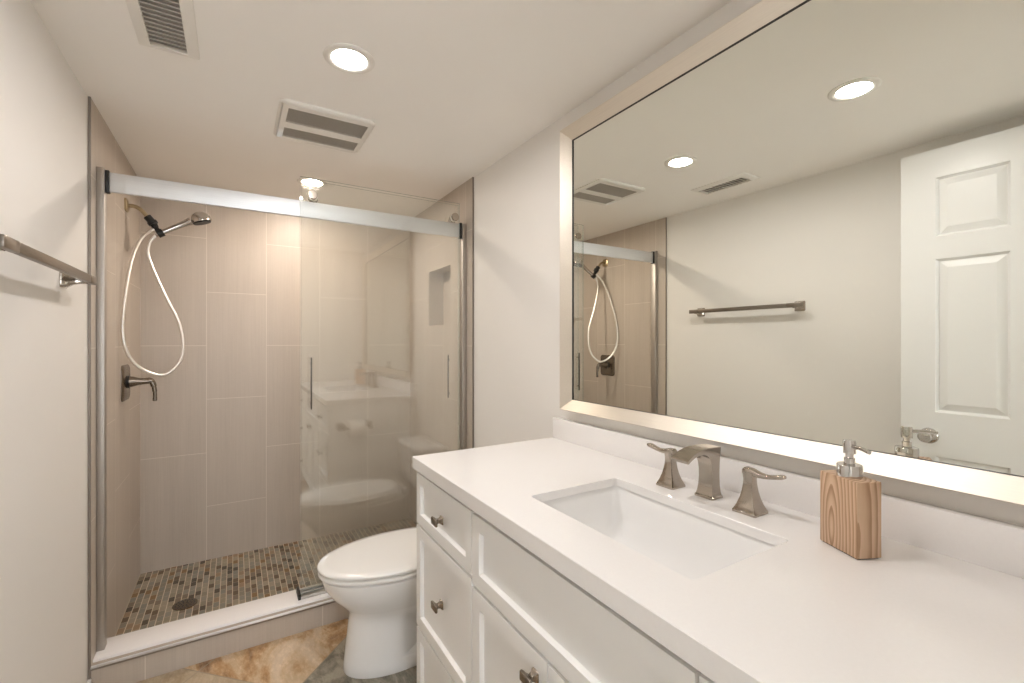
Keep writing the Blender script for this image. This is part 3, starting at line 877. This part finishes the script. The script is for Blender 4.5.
bm = new(); tube(bm, smooth_path([(0.004 * math.cos(a), 0.004 * math.sin(a), 0.187), (0.030 * math.cos(a), 0.030 * math.sin(a), 0.188), (0.050 * math.cos(a), 0.050 * math.sin(a), 0.186)], 5), 0.0036, 10)
obj('nozzle', bm, M['chrome'], pm, local=True)

# ================================================================== TOILET
TY = 1.822
t = thing('toilet', 'white two-piece toilet with closed lid between the vanity and the shower', 'toilet', (0.62, TY, 0.0))
def egg(xf, xb, w, xm, z, n=56, pw=2.6, inset=None):
    pts = []
    z *= 0.968; xf += 0.006
    if z > 0.24: w *= 1.025
    for k in range(n):
        a = 2 * math.pi * k / n
        c, s = math.cos(a), math.sin(a)
        if c >= 0:
            x = xm - (xm - xf) * c; y = w * s
        else:
            x = xm + (xb - xm) * abs(c) ** (2 / pw); y = w * math.copysign(abs(s) ** (2 / pw), s)
        if inset and x > inset[0]:
            m = min(1.0, (x - inset[0]) / 0.02)
            lim = inset[1] + (abs(w) - inset[1]) * (1 - m)
            y = max(-lim, min(lim, y))
        pts.append((x, TY + y, z))
    return pts
bm = new()
rings = [egg(0.352, 0.93, 0.112, 0.56, 0.0), egg(0.349, 0.93, 0.114, 0.56, 0.008), egg(0.351, 0.93, 0.112, 0.56, 0.030), egg(0.353, 0.93, 0.111, 0.56, 0.050, inset=(0.575, 0.100)),
         egg(0.354, 0.93, 0.110, 0.56, 0.056, inset=(0.562, 0.056)), egg(0.358, 0.93, 0.107, 0.56, 0.100, inset=(0.562, 0.056)), egg(0.364, 0.93, 0.103, 0.56, 0.150, inset=(0.562, 0.056)),
         egg(0.369, 0.93, 0.101, 0.56, 0.195, inset=(0.585, 0.060)), egg(0.372, 0.92, 0.101, 0.56, 0.215, inset=(0.66, 0.085)), egg(0.371, 0.90, 0.104, 0.56, 0.232),
         egg(0.358, 0.89, 0.116, 0.56, 0.252), egg(0.334, 0.885, 0.135, 0.56, 0.278), egg(0.306, 0.88, 0.154, 0.56, 0.310), egg(0.284, 0.88, 0.168, 0.565, 0.345), egg(0.274, 0.88, 0.175, 0.565, 0.375), egg(0.271, 0.88, 0.177, 0.565, 0.389), egg(0.277, 0.88, 0.171, 0.565, 0.3945), egg(0.31, 0.87, 0.14, 0.565, 0.3950)]
loft(bm, rings); obj('bowl', bm, M['porcelain'], t, smooth=55)
bm = new(); loft(bm, [egg(0.300, 0.80, 0.140, 0.565, 0.4012), egg(0.2605, 0.815, 0.1815, 0.565, 0.4016), egg(0.259, 0.815, 0.183, 0.565, 0.405), egg(0.259, 0.815, 0.183, 0.565, 0.413), egg(0.261, 0.815, 0.181, 0.565, 0.4150), egg(0.300, 0.80, 0.140, 0.565, 0.4153)]); obj('seat', bm, M['seat'], t, smooth=50)
bm = new(); loft(bm, [egg(0.300, 0.80, 0.140, 0.565, 0.4220), egg(0.2585, 0.825, 0.1825, 0.565, 0.4225), egg(0.257, 0.825, 0.184, 0.565, 0.425), egg(0.257, 0.825, 0.184, 0.565, 0.432), egg(0.261, 0.823, 0.180, 0.565, 0.4355), egg(0.29, 0.80, 0.155, 0.565, 0.4385), egg(0.38, 0.74, 0.09, 0.565, 0.4400)]); obj('lid', bm, M['seat'], t, smooth=60)
for y in (TY - 0.075, TY + 0.075):
    bm = new(); bx(bm, 0.828, 0.855, y - 0.02, y + 0.02, 0.3835, 0.417, 0.004); obj('hinge', bm, M['seat'], t)
bm = new(); loft(bm, [[(x, y, z) for x, y in rrect(0.895 + d, 1.068, TY - 0.200 + d, TY + 0.200 - d, 0.035, 6)] for z, d in ((0.3835, 0.03), (0.42, 0.018), (0.52, 0.006), (0.612, 0.0))]); obj('tank', bm, M['porcelain'], t, smooth=50)
bm = new(); loft(bm, [[(x, y, z) for x, y in rrect(0.888 + d, 1.072, TY - 0.207 + d, TY + 0.207 - d, 0.035, 6)] for z, d in ((0.6125, 0.004), (0.620, 0.0), (0.638, 0.0), (0.645, 0.006), (0.647, 0.02))]); obj('tank_lid', bm, M['porcelain'], t, smooth=50)
bm = new(); lathe(bm, [(0.014, 0), (0.013, 0.008), (0.007, 0.010), (0.006, 0.018), (0, 0.018)], (0.896, TY + 0.14, 0.565), (-1, 0, 0), 20)
fl = obj('flush_handle', bm, M['chrome'], t)
bm = new(); tube(bm, [(0.881, TY + 0.145, 0.565), (0.878, TY + 0.11, 0.563), (0.878, TY + 0.075, 0.559)], [0.006, 0.006, 0.008], 12); obj('lever', bm, M['chrome'], fl)

# ================================================================== PAPER HOLDER on the end of the vanity
PY, PZ = VY1, 0.715
t = thing('toilet_paper_holder', 'nickel toilet paper holder on the vanity end panel, reflected in the shower glass', 'paper holder', (0.668, PY, PZ))
for x in (0.583, 0.753):
    bm = new()
    loft(bm, [[(x + a, PY + d, PZ + b) for a, b in rrect(-h, h, -h, h, h * 0.2, 3)] for d, h in ((0.0, 0.024), (0.006, 0.024), (0.018, 0.015), (0.045, 0.011), (0.075, 0.011))])
    obj('post', bm, M['nickel'], t)
bm = new(); tube(bm, [(0.583, PY + 0.065, PZ), (0.753, PY + 0.065, PZ)], 0.0075, 14); obj('roller', bm, M['nickel'], t)
bm = new()
n = 40
rings = [[(x, PY + 0.065 + r * math.cos(2 * math.pi * k / n), PZ - 0.012 + r * math.sin(2 * math.pi * k / n)) for k in range(n)] for x, r in ((0.616, 0.0205), (0.616, 0.052), (0.618, 0.054), (0.718, 0.054), (0.720, 0.052), (0.720, 0.0205))]
loft(bm, rings, closed=True)
tag(obj('toilet_paper_roll', bm, M['paper']), 'white toilet paper roll hanging on the holder at the vanity end panel', 'toilet paper')
